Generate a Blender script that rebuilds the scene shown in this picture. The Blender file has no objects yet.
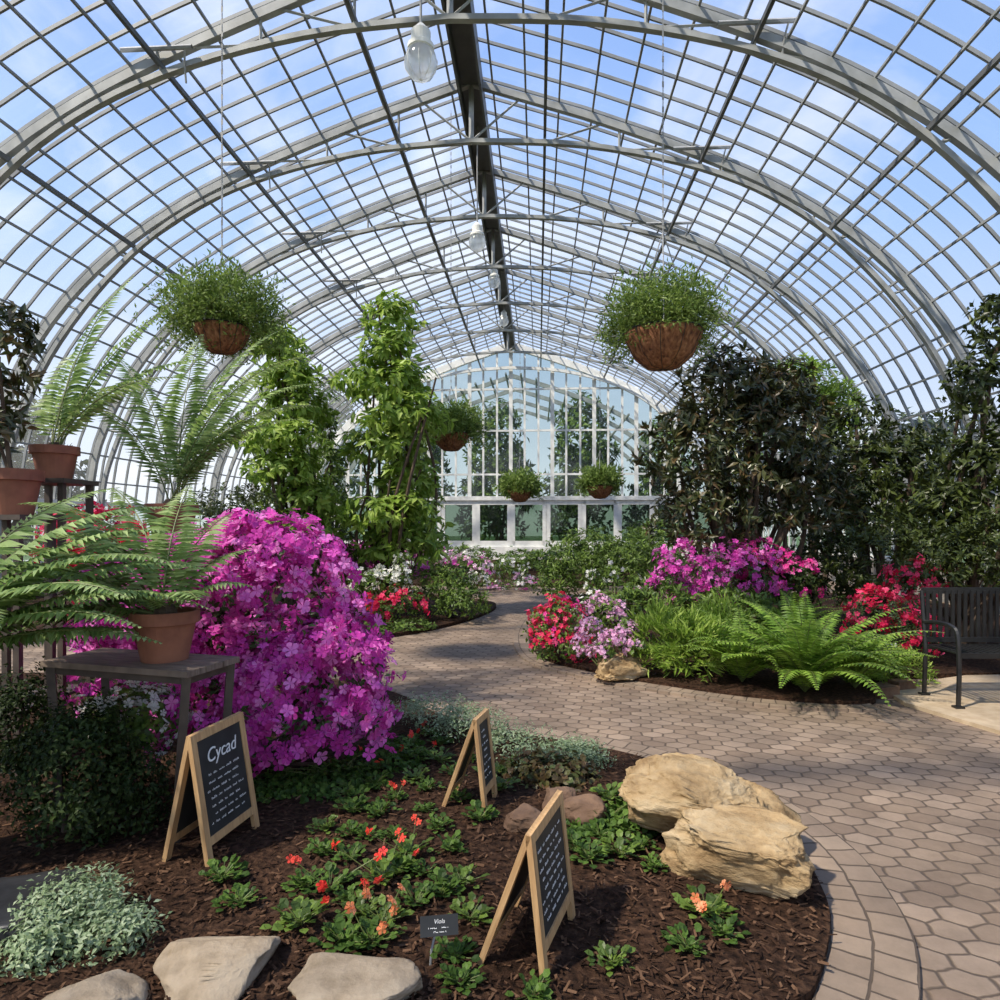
import bpy, bmesh, math, random
import numpy as np
from mathutils import Vector, Matrix, noise
rng=np.random.default_rng(7); random.seed(7)
F_=650.0; HZ=525.0; CH=1.5
def W(px,py,d): return np.array([(px-500)/F_*d, d, CH+(HZ-py)/F_*d])
def G(px,py,z=0.0):
    d=(CH-z)*F_/(py-HZ); return np.array([(px-500)/F_*d,d,z])
COL=bpy.context.scene.collection
# ---------------------------------------------------------------- materials
def newmat(name):
    m=bpy.data.materials.new(name); m.use_nodes=True
    nt=m.node_tree; nt.nodes.clear()
    o=nt.nodes.new('ShaderNodeOutputMaterial'); return m,nt,o
def N(nt,t,**k):
    n=nt.nodes.new(t)
    for a,b in k.items():
        if a.startswith('i_'):
            key=a[2:]
            key=int(key) if key.isdigit() else key.replace('_',' ')
            n.inputs[key].default_value=b
        else: setattr(n,a,b)
    return n
def ramp(nt,cols,pos=None):
    r=nt.nodes.new('ShaderNodeValToRGB'); e=r.color_ramp.elements
    n=len(cols); pos=pos or [i/(n-1) for i in range(n)]
    e[0].position=pos[0]; e[0].color=(*cols[0],1); e[1].position=pos[-1]; e[1].color=(*cols[-1],1)
    for i in range(1,n-1):
        x=e.new(pos[i]); x.color=(*cols[i],1)
    return r
def leafmat(name,cols,tr=0.3,rough=0.45,spec=0.4):
    m,nt,o=newmat(name)
    g=N(nt,'ShaderNodeNewGeometry'); r=ramp(nt,cols)
    nt.links.new(g.outputs['Random Per Island'],r.inputs[0])
    b=N(nt,'ShaderNodeBsdfPrincipled',i_Roughness=rough); b.inputs['Specular IOR Level'].default_value=spec
    t=N(nt,'ShaderNodeBsdfTranslucent'); mx=N(nt,'ShaderNodeMixShader',i_0=tr)
    nt.links.new(r.outputs[0],b.inputs['Base Color']); nt.links.new(r.outputs[0],t.inputs[0])
    nt.links.new(b.outputs[0],mx.inputs[1]); nt.links.new(t.outputs[0],mx.inputs[2]); nt.links.new(mx.outputs[0],o.inputs[0])
    return m
def solid(name,cols,rough=0.6,metal=0,scale=8,bump=0.0,stretch=(1,1,1),detail=6,spec=0.5,coord='Object',dist=.03,nr=.5):
    m,nt,o=newmat(name)
    tc=N(nt,'ShaderNodeTexCoord'); mp=N(nt,'ShaderNodeMapping'); mp.inputs['Scale'].default_value=stretch
    nz=N(nt,'ShaderNodeTexNoise',i_Scale=scale,i_Detail=detail,i_Roughness=nr); r=ramp(nt,cols,[0.3+0.4*i/(len(cols)-1) for i in range(len(cols))])
    b=N(nt,'ShaderNodeBsdfPrincipled',i_Roughness=rough,i_Metallic=metal); b.inputs['Specular IOR Level'].default_value=spec
    nt.links.new(tc.outputs[coord],mp.inputs[0]); nt.links.new(mp.outputs[0],nz.inputs[0]); nt.links.new(nz.outputs[0],r.inputs[0])
    nt.links.new(r.outputs[0],b.inputs['Base Color']); nt.links.new(b.outputs[0],o.inputs[0])
    if bump:
        bp=N(nt,'ShaderNodeBump',i_Strength=bump,i_Distance=dist); nt.links.new(nz.outputs[0],bp.inputs['Height']); nt.links.new(bp.outputs[0],b.inputs['Normal'])
    return m
def brickmat(name,c1,c2,mort,bw,rh,ms,rot=0,coord='Object',ctr=0.5,dis=.035,off=.5):
    m,nt,o=newmat(name)
    tc=N(nt,'ShaderNodeTexCoord'); mp=N(nt,'ShaderNodeMapping'); mp.inputs['Rotation'].default_value=(0,0,rot)
    nt.links.new(tc.outputs[coord],mp.inputs[0])
    wz=N(nt,'ShaderNodeTexNoise',i_Scale=9.0,i_Detail=2.0); nt.links.new(mp.outputs[0],wz.inputs[0])
    sub=N(nt,'ShaderNodeVectorMath',operation='SUBTRACT'); sub.inputs[1].default_value=(.5,.5,.5); nt.links.new(wz.outputs['Color'],sub.inputs[0])
    scl=N(nt,'ShaderNodeVectorMath',operation='SCALE'); scl.inputs['Scale'].default_value=dis; nt.links.new(sub.outputs[0],scl.inputs[0])
    add=N(nt,'ShaderNodeVectorMath',operation='ADD'); nt.links.new(mp.outputs[0],add.inputs[0]); nt.links.new(scl.outputs[0],add.inputs[1])
    br=N(nt,'ShaderNodeTexBrick'); br.offset=off
    br.inputs['Color1'].default_value=(*c1,1); br.inputs['Color2'].default_value=(*c2,1); br.inputs['Mortar'].default_value=(*mort,1)
    br.inputs['Scale'].default_value=1; br.inputs['Brick Width'].default_value=bw; br.inputs['Row Height'].default_value=rh
    br.inputs['Mortar Size'].default_value=ms; br.inputs['Mortar Smooth'].default_value=0.5; br.inputs['Bias'].default_value=-0.1
    nt.links.new(add.outputs[0],br.inputs['Vector'])
    nz=N(nt,'ShaderNodeTexNoise',i_Scale=1.3,i_Detail=10.0,i_Roughness=0.75); nt.links.new(tc.outputs[coord],nz.inputs[0])
    rr=ramp(nt,[(ctr,)*3,(1.3,)*3],[0.3,0.7]); nt.links.new(nz.outputs[0],rr.inputs[0])
    mu=N(nt,'ShaderNodeMixRGB',blend_type='MULTIPLY',i_0=1.0); nt.links.new(br.outputs[0],mu.inputs[1]); nt.links.new(rr.outputs[0],mu.inputs[2])
    b=N(nt,'ShaderNodeBsdfPrincipled',i_Roughness=0.8); b.inputs['Specular IOR Level'].default_value=.25; nt.links.new(mu.outputs[0],b.inputs['Base Color'])
    bp=N(nt,'ShaderNodeBump',i_Strength=0.6,i_Distance=0.01,invert=True); nt.links.new(br.outputs['Fac'],bp.inputs['Height']); nt.links.new(bp.outputs[0],b.inputs['Normal'])
    nt.links.new(b.outputs[0],o.inputs[0]); return m
def hexmat(name,cols,mort,sx,sy,rot,ctr):
    """irregular hexagonal pavers"""
    m,nt,o=newmat(name); lk=nt.links.new
    def VM(op,a=None,b=None):
        n=N(nt,'ShaderNodeVectorMath',operation=op)
        for i,x in enumerate((a,b)):
            if x is None: continue
            if isinstance(x,tuple): n.inputs[i].default_value=x
            else: lk(x,n.inputs[i])
        return n
    def MM(op,a,b=None,c=None):
        n=N(nt,'ShaderNodeMath',operation=op)
        for i,x in enumerate((a,b,c)):
            if x is None: continue
            if isinstance(x,(int,float)): n.inputs[i].default_value=x
            else: lk(x,n.inputs[i])
        return n.outputs[0]
    tc=N(nt,'ShaderNodeTexCoord'); mp=N(nt,'ShaderNodeMapping'); mp.inputs['Rotation'].default_value=(0,0,rot)
    lk(tc.outputs['Object'],mp.inputs[0])
    wz=N(nt,'ShaderNodeTexNoise',i_Scale=7.0,i_Detail=3.0); lk(mp.outputs[0],wz.inputs[0])
    s=VM('SUBTRACT',wz.outputs['Color'],(.5,.5,.5)); sc=N(nt,'ShaderNodeVectorMath',operation='SCALE'); sc.inputs['Scale'].default_value=.05; lk(s.outputs[0],sc.inputs[0])
    p=VM('ADD',mp.outputs[0],sc.outputs[0]); p=VM('MULTIPLY',p.outputs[0],(1/sx,1/sy,0)); p=VM('ADD',p.outputs[0],(300,300*1.7320508,0))
    R=(1,1.7320508,1); H=(.5,.8660254,0)
    a=VM('SUBTRACT',VM('MODULO',p.outputs[0],R).outputs[0],H)
    b=VM('SUBTRACT',VM('MODULO',VM('SUBTRACT',p.outputs[0],H).outputs[0],R).outputs[0],H)
    da=VM('DOT_PRODUCT',a.outputs[0],a.outputs[0]).outputs['Value']; db=VM('DOT_PRODUCT',b.outputs[0],b.outputs[0]).outputs['Value']
    lt=MM('LESS_THAN',da,db)
    mx=N(nt,'ShaderNodeMix',data_type='VECTOR'); lk(lt,mx.inputs[0]); lk(b.outputs[0],mx.inputs[4]); lk(a.outputs[0],mx.inputs[5])
    gv=mx.outputs[1]; ab=VM('ABSOLUTE',gv)
    d1=VM('DOT_PRODUCT',ab.outputs[0],(.5,.8660254,0)).outputs['Value']
    sp=N(nt,'ShaderNodeSeparateXYZ'); lk(ab.outputs[0],sp.inputs[0]); dist=MM('MAXIMUM',d1,sp.outputs[0])
    ed=N(nt,'ShaderNodeMapRange',interpolation_type='SMOOTHSTEP'); ed.inputs[1].default_value=.425; ed.inputs[2].default_value=.495; lk(dist,ed.inputs[0])
    idv=VM('SUBTRACT',p.outputs[0],gv); idv=VM('SNAP',VM('ADD',idv.outputs[0],(.1,.1,0)).outputs[0],(.5,.8660254,1))
    wn=N(nt,'ShaderNodeTexWhiteNoise'); lk(idv.outputs[0],wn.inputs[0]); rc=ramp(nt,cols); lk(wn.outputs['Value'],rc.inputs[0])
    nz=N(nt,'ShaderNodeTexNoise',i_Scale=1.2,i_Detail=12.0,i_Roughness=.78); lk(tc.outputs['Object'],nz.inputs[0])
    rr=ramp(nt,[(ctr,)*3,(1.3,)*3],[.3,.7]); lk(nz.outputs[0],rr.inputs[0])
    mu=N(nt,'ShaderNodeMixRGB',blend_type='MULTIPLY',i_0=1.0); lk(rc.outputs[0],mu.inputs[1]); lk(rr.outputs[0],mu.inputs[2])
    m3=N(nt,'ShaderNodeMixRGB'); lk(ed.outputs[0],m3.inputs[0]); lk(mu.outputs[0],m3.inputs[1]); m3.inputs[2].default_value=(*mort,1)
    bs=N(nt,'ShaderNodeBsdfPrincipled',i_Roughness=.8); bs.inputs['Specular IOR Level'].default_value=.25; lk(m3.outputs[0],bs.inputs['Base Color'])
    bp=N(nt,'ShaderNodeBump',i_Strength=.6,i_Distance=.01,invert=True); lk(ed.outputs[0],bp.inputs['Height']); lk(bp.outputs[0],bs.inputs['Normal'])
    lk(bs.outputs[0],o.inputs[0]); return m
def glassmat(name,tint,milk,gl=0.06):
    m,nt,o=newmat(name)
    tc=N(nt,'ShaderNodeTexCoord')
    nz=N(nt,'ShaderNodeTexNoise',i_Scale=0.35,i_Detail=5.0); nt.links.new(tc.outputs['Object'],nz.inputs[0])
    mr=N(nt,'ShaderNodeMapRange'); mr.inputs[1].default_value=.35; mr.inputs[2].default_value=.7; mr.inputs[3].default_value=milk*.3; mr.inputs[4].default_value=milk
    nt.links.new(nz.outputs[0],mr.inputs[0])
    tr=N(nt,'ShaderNodeBsdfTransparent'); tr.inputs[0].default_value=(*tint,1)
    tl=N(nt,'ShaderNodeBsdfTranslucent'); tl.inputs[0].default_value=(.9,.93,.95,1)
    g=N(nt,'ShaderNodeBsdfGlossy',i_Roughness=0.1)
    m1=N(nt,'ShaderNodeMixShader'); nt.links.new(mr.outputs[0],m1.inputs[0]); nt.links.new(tr.outputs[0],m1.inputs[1]); nt.links.new(tl.outputs[0],m1.inputs[2])
    m2=N(nt,'ShaderNodeMixShader',i_0=gl); nt.links.new(m1.outputs[0],m2.inputs[1]); nt.links.new(g.outputs[0],m2.inputs[2]); nt.links.new(m2.outputs[0],o.inputs[0])
    return m
M={}
M['steel']=solid('painted_steel',[(.23,.24,.235),(.42,.43,.42)],rough=.45,scale=3)
M['bar']=solid('glazing_bar_paint',[(.17,.18,.185),(.30,.31,.315)],rough=.45,scale=2)
M['ridge']=solid('dark_ridge_steel',[(.07,.075,.08),(.14,.145,.15)],rough=.5,scale=2)
M['white']=solid('white_paint',[(.66,.67,.64),(.85,.85,.81)],rough=.5,scale=4)
M['glass']=glassmat('roof_glass',(.95,.965,.98),.10)
M['wglass']=glassmat('gable_glass',(.62,.70,.66),.05)
M['dglass']=glassmat('dim_pane_glass',(.38,.46,.38),.03)
M['lamp']=glassmat('frosted_glass',(.8,.82,.83),.9,.12)
M['grey']=solid('grey_cast_metal',[(.25,.26,.26),(.4,.4,.4)],rough=.5,scale=10)
M['paver']=hexmat('paver_floor',[(.20,.145,.105),(.245,.182,.132),(.30,.225,.165)],(.105,.078,.058),.155,.115,.14,.62)
M['border']=brickmat('border_pavers',(.29,.22,.16),(.215,.16,.118),(.10,.075,.056),.11,.135,.006,coord='UV',ctr=.65,dis=.02)
M['plinth']=brickmat('plinth_brick',(.30,.27,.24),(.24,.22,.2),(.35,.33,.3),.25,.08,.008)
M['mulch']=solid('mulch_soil',[(.015,.009,.006),(.045,.024,.015),(.085,.047,.028)],rough=.95,scale=35,bump=1.0,detail=10,spec=.1)
M['chips']=leafmat('bark_chips',[(.020,.011,.007),(.062,.032,.019),(.15,.085,.05)],tr=0,rough=.9,spec=.1)
M['concrete']=solid('tan_slab',[(.36,.27,.17),(.48,.38,.26)],rough=.85,scale=12,bump=.2)
M['grass']=solid('lawn',[(.05,.1,.03),(.1,.16,.05)],rough=1,scale=4)
M['rock']=solid('limestone',[(.17,.10,.045),(.44,.31,.165),(.60,.48,.31)],rough=.95,scale=4,bump=1.0,stretch=(1,1,2.2),detail=15,spec=.1,dist=.05,nr=.65)
M['flag']=solid('flagstone',[(.20,.155,.105),(.33,.265,.19),(.42,.35,.26)],rough=.95,scale=7,bump=.8,detail=14,spec=.1,nr=.6)
M['brownrock']=solid('brown_stone',[(.10,.055,.033),(.23,.14,.085)],rough=.9,scale=8,bump=.9,detail=12)
M['slate']=solid('dark_slate',[(.012,.012,.014),(.035,.035,.038)],rough=.35,scale=6,bump=.2)
M['terra']=solid('terracotta',[(.18,.065,.04),(.34,.135,.075)],rough=.8,scale=7,bump=.1)
M['soil']=solid('potting_soil',[(.02,.013,.01),(.05,.035,.025)],rough=1,scale=60,bump=.6)
M['coir']=solid('coir_liner',[(.09,.035,.018),(.26,.11,.05),(.38,.19,.09)],rough=1,scale=30,bump=1.0,stretch=(1,1,.35))
M['wood']=solid('pine_frame',[(.40,.23,.10),(.60,.38,.18)],rough=.6,scale=9,stretch=(8,8,.8))
M['darkwood']=solid('weathered_board',[(.11,.08,.06),(.25,.19,.145)],rough=.7,scale=8,stretch=(1,9,1),bump=.2)
M['legmetal']=solid('table_leg_paint',[(.04,.03,.024),(.10,.075,.058)],rough=.55,scale=8)
M['board']=solid('blackboard',[(.012,.013,.013),(.028,.03,.03)],rough=.6,scale=9)
M['chalk']=solid('chalk',[(.7,.7,.68),(.85,.85,.82)],rough=1,scale=40)
M['black']=solid('black_powder_coat',[(.008,.008,.009),(.02,.02,.02)],rough=.35,scale=9)
M['bark']=solid('bark',[(.05,.033,.022),(.13,.09,.06)],rough=.95,scale=20,bump=.6,stretch=(1,1,.3))
M['stem']=solid('green_stem',[(.08,.11,.025),(.15,.18,.05)],rough=.6,scale=9)
L=leafmat
M['azg']=L('azalea_leaf',[(.025,.05,.012),(.08,.13,.03)],.2)
M['magenta']=L('magenta_petals',[(.50,.035,.32),(.75,.09,.52),(.90,.32,.74)],.35,.6,.2)
M['pink']=L('pink_petals',[(.60,.02,.22),(.80,.06,.36),(.88,.2,.5)],.3,.6,.2)
M['palepink']=L('pale_pink_petals',[(.80,.36,.62),(.88,.62,.80)],.3,.6,.2)
M['red']=L('red_petals',[(.60,.01,.05),(.82,.03,.12),(.86,.12,.24)],.3,.6,.2)
M['orange']=L('coral_petals',[(.75,.03,.025),(.86,.13,.08),(.86,.07,.07)],.3,.6,.2)
M['peach']=L('peach_petals',[(.85,.25,.10),(.88,.42,.22)],.3,.6,.2)
M['whitef']=L('white_petals',[(.75,.75,.68),(.9,.9,.86)],.3,.6,.2)
M['dark']=L('dark_glossy_leaf',[(.022,.030,.008),(.045,.060,.016),(.08,.09,.03),(.14,.085,.035)],.15,.35,.5)
M['dark2']=L('dark_shrub_leaf',[(.02,.03,.006),(.05,.07,.013),(.09,.12,.022)],.2,.4)
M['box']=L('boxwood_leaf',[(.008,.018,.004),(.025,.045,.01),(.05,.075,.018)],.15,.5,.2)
M['mid']=L('mid_green_leaf',[(.05,.09,.015),(.11,.18,.03),(.19,.29,.05)],.3)
M['bed']=L('bedding_leaf',[(.03,.065,.012),(.065,.125,.02),(.12,.21,.035)],.25,.55,.25)
M['light']=L('light_green_leaf',[(.14,.24,.03),(.28,.42,.06),(.44,.56,.13)],.45)
M['fern']=L('fern_leaf',[(.09,.18,.02),(.20,.34,.04),(.32,.48,.08)],.4)
M['cycad']=L('cycad_leaf',[(.12,.20,.05),(.24,.36,.10),(.44,.56,.24)],.35)
M['basket']=L('basket_leaf',[(.08,.14,.02),(.17,.26,.05),(.32,.42,.11)],.4)
M['silver']=L('silver_leaf',[(.15,.22,.10),(.28,.37,.20),(.42,.50,.32)],.3)
M['bronze']=L('bronze_leaf',[(.06,.05,.02),(.15,.09,.035),(.12,.16,.05)],.3)
# ---------------------------------------------------------------- mesh helpers
def mesh(name,blocks,mats,smooth=False):
    vs=[];lo=[];st=[];mi=[];off=0;ls=0
    for b in blocks:
        V,Fc=np.asarray(b[0],float).reshape(-1,3),np.asarray(b[1],int); k=Fc.shape[1]; n=Fc.shape[0]
        vs.append(V); lo.append((Fc+off).ravel()); st.append(ls+np.arange(n)*k); mi.append(np.full(n,b[2] if len(b)>2 else 0))
        off+=len(V); ls+=n*k
    V=np.concatenate(vs); lo=np.concatenate(lo); st=np.concatenate(st); mi=np.concatenate(mi)
    me=bpy.data.meshes.new(name)
    me.vertices.add(len(V)); me.vertices.foreach_set('co',V.astype(np.float32).ravel())
    me.loops.add(len(lo)); me.loops.foreach_set('vertex_index',lo.astype(np.int32))
    me.polygons.add(len(st)); me.polygons.foreach_set('loop_start',st.astype(np.int32))
    for m in mats: me.materials.append(M[m])
    me.polygons.foreach_set('material_index',mi.astype(np.int32))
    me.polygons.foreach_set('use_smooth',np.full(len(st),smooth))
    me.update(calc_edges=True); return me
def add(name,me,parent=None,loc=(0,0,0),rz=0,rot=None,label=None,cat=None,kind=None,group=None):
    o=bpy.data.objects.new(name,me); COL.objects.link(o); o.location=tuple(float(x) for x in loc)
    o.rotation_euler=rot if rot else (0,0,rz)
    if parent: o.parent=parent
    if label: o['label']=label
    if cat: o['category']=cat
    if kind: o['kind']=kind
    if group: o['group']=group
    return o
def box(c,s,mi=0,R=None):
    x,y,z=np.array(s)/2
    V=np.array([(-x,-y,-z),(x,-y,-z),(x,y,-z),(-x,y,-z),(-x,-y,z),(x,-y,z),(x,y,z),(-x,y,z)])
    if R is not None: V=V@np.array(R).T
    return (V+np.array(c),np.array([(0,3,2,1),(4,5,6,7),(0,1,5,4),(1,2,6,5),(2,3,7,6),(3,0,4,7)]),mi)
def tube(pts,r0,r1=None,sides=6,mi=0):
    P=np.array(pts,float); n=len(P); r1=r0 if r1 is None else r1
    T=np.gradient(P,axis=0); T/=np.linalg.norm(T,axis=1)[:,None]+1e-9
    ref=np.array([0,0,1.]) if abs(T[0][2])<.9 else np.array([1.,0,0])
    V=[]
    for i in range(n):
        a=np.cross(T[i],ref); a/=np.linalg.norm(a)+1e-9; b=np.cross(T[i],a)
        r=r0+(r1-r0)*i/(n-1)
        for k in range(sides):
            t=2*math.pi*k/sides; V.append(P[i]+r*(a*math.cos(t)+b*math.sin(t)))
    Fc=[]
    for i in range(n-1):
        for k in range(sides):
            k2=(k+1)%sides; Fc.append((i*sides+k,i*sides+k2,(i+1)*sides+k2,(i+1)*sides+k))
    return (np.array(V),np.array(Fc),mi)
def sweep2d(p2,y,wy,wr,mi=0):
    P=np.array(p2,float); T=np.gradient(P,axis=0); T/=np.linalg.norm(T,axis=1)[:,None]
    Nn=np.stack([-T[:,1],T[:,0]],1); V=[]
    for i in range(len(P)):
        for (a,b) in ((-1,-1),(1,-1),(1,1),(-1,1)):
            q=P[i]+Nn[i]*a*wr/2; V.append((q[0],y+b*wy/2,q[1]))
    Fc=[]
    for i in range(len(P)-1):
        for k in range(4):
            k2=(k+1)%4; Fc.append((i*4+k,i*4+k2,i*4+4+k2,i*4+4+k))
    e=(len(P)-1)*4; Fc+= [(3,2,1,0),(e,e+1,e+2,e+3)]
    return (np.array(V),np.array(Fc),mi)
def lathe(prof,seg=24,mi=0,c=(0,0,0)):
    V=[];Fc=[]
    for (r,z) in prof:
        for k in range(seg):
            t=2*math.pi*k/seg; V.append((c[0]+r*math.cos(t),c[1]+r*math.sin(t),c[2]+z))
    for i in range(len(prof)-1):
        for k in range(seg):
            k2=(k+1)%seg; Fc.append((i*seg+k,i*seg+k2,(i+1)*seg+k2,(i+1)*seg+k))
    return (np.array(V),np.array(Fc),mi)
def cat_rom(pts,n=8,closed=False):
    P=[np.array(p,float) for p in pts]; out=[]
    m=len(P)
    rngi=range(m) if closed else range(m-1)
    for i in rngi:
        if closed: p0,p1,p2,p3=P[(i-1)%m],P[i],P[(i+1)%m],P[(i+2)%m]
        else: p0,p1,p2,p3=P[max(i-1,0)],P[i],P[i+1],P[min(i+2,m-1)]
        for j in range(n):
            t=j/n; out.append(.5*((2*p1)+(-p0+p2)*t+(2*p0-5*p1+4*p2-p3)*t*t+(-p0+3*p1-3*p2+p3)*t**3))
    if not closed: out.append(P[-1])
    return np.array(out)
def unit(v): return v/(np.linalg.norm(v,axis=-1,keepdims=True)+1e-9)
LV=np.array([(0,0,0),(-.5,.42,.07),(0,.5,0),(.5,.42,.07),(0,1,-.1)]); LF=np.array([(0,2,4,1),(0,3,4,2)])
RV=np.array([(0,0,0),(-.42,.25,.05),(-.5,.65,.06),(0,1,-.06),(.5,.65,.06),(.42,.25,.05),(0,.5,-.02)])
RF=np.array([(0,6,2,1),(0,5,4,6),(2,6,4,3)])
fv=[(0,0,0)];ff=[]
for i in range(5):
    a=2*math.pi*i/5; b=len(fv)
    for (da,r,z) in ((-.5,.45,.16),(-.48,.82,.26),(-.12,1.0,.2),(.22,.97,.22),(.52,.72,.3)): fv.append((r*math.cos(a+da),r*math.sin(a+da),z+.07*math.sin(i*2.1+da*4)))
    ff.append((0,b,b+1,b+2,b+3,b+4))
FV=np.array(fv);FF=np.array(ff)
def inst(TV,TF,pos,Y,Nn,sx,sy,mi=0):
    pos=np.asarray(pos); n=len(pos)
    if n==0: return (np.zeros((0,3)),np.zeros((0,4),int),mi)
    Y=unit(Y); X=unit(np.cross(Y,Nn)); Z=np.cross(X,Y)
    sx=np.broadcast_to(sx,(n,)); sy=np.broadcast_to(sy,(n,))
    V=pos[:,None,:]+TV[None,:,0,None]*(sx[:,None]*X)[:,None,:]+TV[None,:,1,None]*(sy[:,None]*Y)[:,None,:]+TV[None,:,2,None]*(sy[:,None]*Z)[:,None,:]
    k=len(TV); Fc=TF[None]+(np.arange(n)*k)[:,None,None]
    return (V.reshape(-1,3),Fc.reshape(-1,TF.shape[1]),mi)
def shell(blobs,n,rmin=.7,zlow=-.6):
    B=np.array(blobs,float); w=(B[:,3]*B[:,5]+B[:,3]*B[:,4]+B[:,4]*B[:,5]); idx=rng.choice(len(B),n,p=w/w.sum())
    u=unit(rng.normal(size=(n,3)));
    bad=u[:,2]<zlow; u[bad,2]*=-1
    r=rmin+(1.04-rmin)*rng.random(n)**.5
    lump=1+.15*np.sin(u[:,0]*5+idx*1.7)*np.sin(u[:,1]*6+idx)+.12*np.sin(u[:,2]*8+u[:,0]*4)
    c=B[idx,:3]; R=B[idx,3:6]
    p=c+u*R*(r*lump)[:,None]; nn=unit(u/R); return p,nn
def sprigs(blobs,n,k,ll,lw,out=.5,droop=.1,spread=1.0,rmin=.6,tpl=0,mi=0,jit=.02,zlow=-.6):
    p,nn=shell(blobs,n,rmin,zlow)
    P=np.repeat(p,k,0);Q=np.repeat(nn,k,0)
    t=unit(np.cross(Q,unit(rng.normal(size=P.shape))))
    Y=Q*out+t*spread+rng.normal(size=P.shape)*.15; Y[:,2]-=droop
    Nn=Q+rng.normal(size=P.shape)*.35; Nn[:,2]+=.5
    s=rng.uniform(.7,1.15,len(P))
    TV,TF=(LV,LF) if tpl==0 else (RV,RF)
    P=P+rng.normal(size=P.shape)*jit
    P[:,2]=np.maximum(P[:,2],.01)
    b=inst(TV,TF,P,Y,Nn,lw*s,ll*s,mi); b[0][:,2]=np.maximum(b[0][:,2],.004); return b
def flowers(blobs,n,k,size,jit=None,rmin=.95,mi=0,zlow=-.5,face=1.0):
    p,nn=shell(blobs,n,rmin,zlow); P=np.repeat(p,k,0);Q=np.repeat(nn,k,0)
    P=P+rng.normal(size=P.shape)*(jit if jit is not None else size*.9)+Q*size*.4
    Nn=unit(Q*face+rng.normal(size=P.shape)*.55); t=np.cross(Nn,rng.normal(size=P.shape))
    s=size*rng.uniform(.7,1.2,len(P)); P[:,2]=np.maximum(P[:,2],size*.5)
    return inst(FV,FF,P,t,Nn,s,s,mi)
def stems(blobs,r=.02,base=(0,0),n=2,mi=0):
    out=[]
    for b in blobs:
        for _ in range(n):
            e=np.array(b[:3])+rng.normal(size=3)*np.array(b[3:6])*.35; e[2]=max(e[2],.08)
            s=np.array([base[0]+rng.normal()*r,base[1]+rng.normal()*r,-.01]); m=(s+e)/2+rng.normal(size=3)*.06*np.linalg.norm(e-s); m[2]=max(m[2],.03)
            out.append(tube(cat_rom([s,m,e],5),r,r*.4,6,mi))
    return out
ZB=.05
def shrub(name,label,cat,pb,leaf=('mid',400,6,.08,.035),fl=None,out=.5,droop=.1,stem='bark',sr=.015,tpl=0,df=.9,rmin=.6,group=None,zlow=-.6,fgroup='blossoms',z0=ZB,ns=2):
    bl=[]
    for (px,py,rx,ry,d) in pb:
        c=W(px,py,d); bl.append([c[0],c[1],c[2],rx*d/F_,rx*d/F_*df,ry*d/F_])
    bl=np.array(bl); w=bl[:,3]; bx=(bl[:,0]*w).sum()/w.sum(); by=(bl[:,1]*w).sum()/w.sum()
    bl[:,0]-=bx; bl[:,1]-=by; bl[:,2]-=z0
    root=add(name,None,loc=(bx,by,z0),label=label,cat=cat,group=group)
    add('stems',mesh('stems',stems(bl,sr,n=ns),[stem]),root)
    m,n,k,ll,lw=leaf
    if n: add('foliage',mesh('foliage',[sprigs(bl,n,k,ll,lw,out,droop,rmin=rmin,tpl=tpl,zlow=zlow)],[m]),root)
    if fl:
        fs=fl if isinstance(fl,list) else [fl]
        for (fm,fn,fk,fsz) in fs:
            o=add(fgroup,mesh('blossoms',[flowers(bl,fn,fk,fsz,rmin=.93)],[fm]),root); o['kind']='stuff'
    return root
def frond(base,az,el,Ln,droop,npin,plen,pw,fwd=.35,rr=.006,mi=0,mi2=0,t0=.12):
    n=24; ts=np.linspace(0,1,n); els=el-droop*ts**1.3
    D=np.stack([np.cos(els)*math.cos(az),np.cos(els)*math.sin(az),np.sin(els)],1)
    P=np.array(base)+np.concatenate([[np.zeros(3)],np.cumsum(D[:-1]*Ln/(n-1),0)])
    t=np.linspace(t0,.995,npin); tt=t*(n-1); i=np.minimum(tt.astype(int),n-2); fr=(tt-i)[:,None]
    p=P[i]*(1-fr)+P[i+1]*fr; d=D[i]
    up=np.array([0,0,1.]); lat=unit(np.cross(d,np.broadcast_to(up,d.shape)))
    nrm=np.cross(lat,d); lens=plen*np.sin(np.pi*np.clip(.12+.86*(t-t0)/(1-t0),0,1)**.75)+.006
    bs=[]
    for s in (-1,1):
        Y=lat*s+d*fwd+rng.normal(size=d.shape)*.05; Y[:,2]-=.12
        bs.append(inst(LV,LF,p,Y,nrm*1.0,pw*(.5+.5*lens/plen),lens,mi))
    bs.append(tube(P,rr,rr*.3,5,mi2)); return bs
# ---------------------------------------------------------------- greenhouse
TH=math.atan(38/F_); CX=-1.18; S=2.8; Y1=8.67; YG=Y1+7*S; YF=Y1-5*S
def NV(x,y,z=0): return (x*math.cos(TH)+y*math.sin(TH),-x*math.sin(TH)+y*math.cos(TH),z)
half=[(0,9.5),(2,8.85),(4,8.08),(5.6,7.3),(7,6.3),(8.15,5.0),(8.95,3.4),(9.2,2.0)]
oh=cat_rom(half[1:],4); oh=np.vstack([[half[0]],oh])
outer=np.vstack([oh[::-1]*np.array([-1,1]),oh[1:]])
chh=cat_rom([(0,8.3),(2,8.16),(4,7.7),(5.5,7.0),(6.7,6.0),(7.8,4.6),(8.5,3.1),(8.75,2.0),(8.8,.02)],5)
chord=np.vstack([chh[::-1]*np.array([-1,1]),chh[1:]])
def zout(x): return np.interp(abs(x),oh[:,0],oh[:,1])
def zch(x): return np.interp(abs(x),chh[:,0],chh[:,1])
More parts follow.
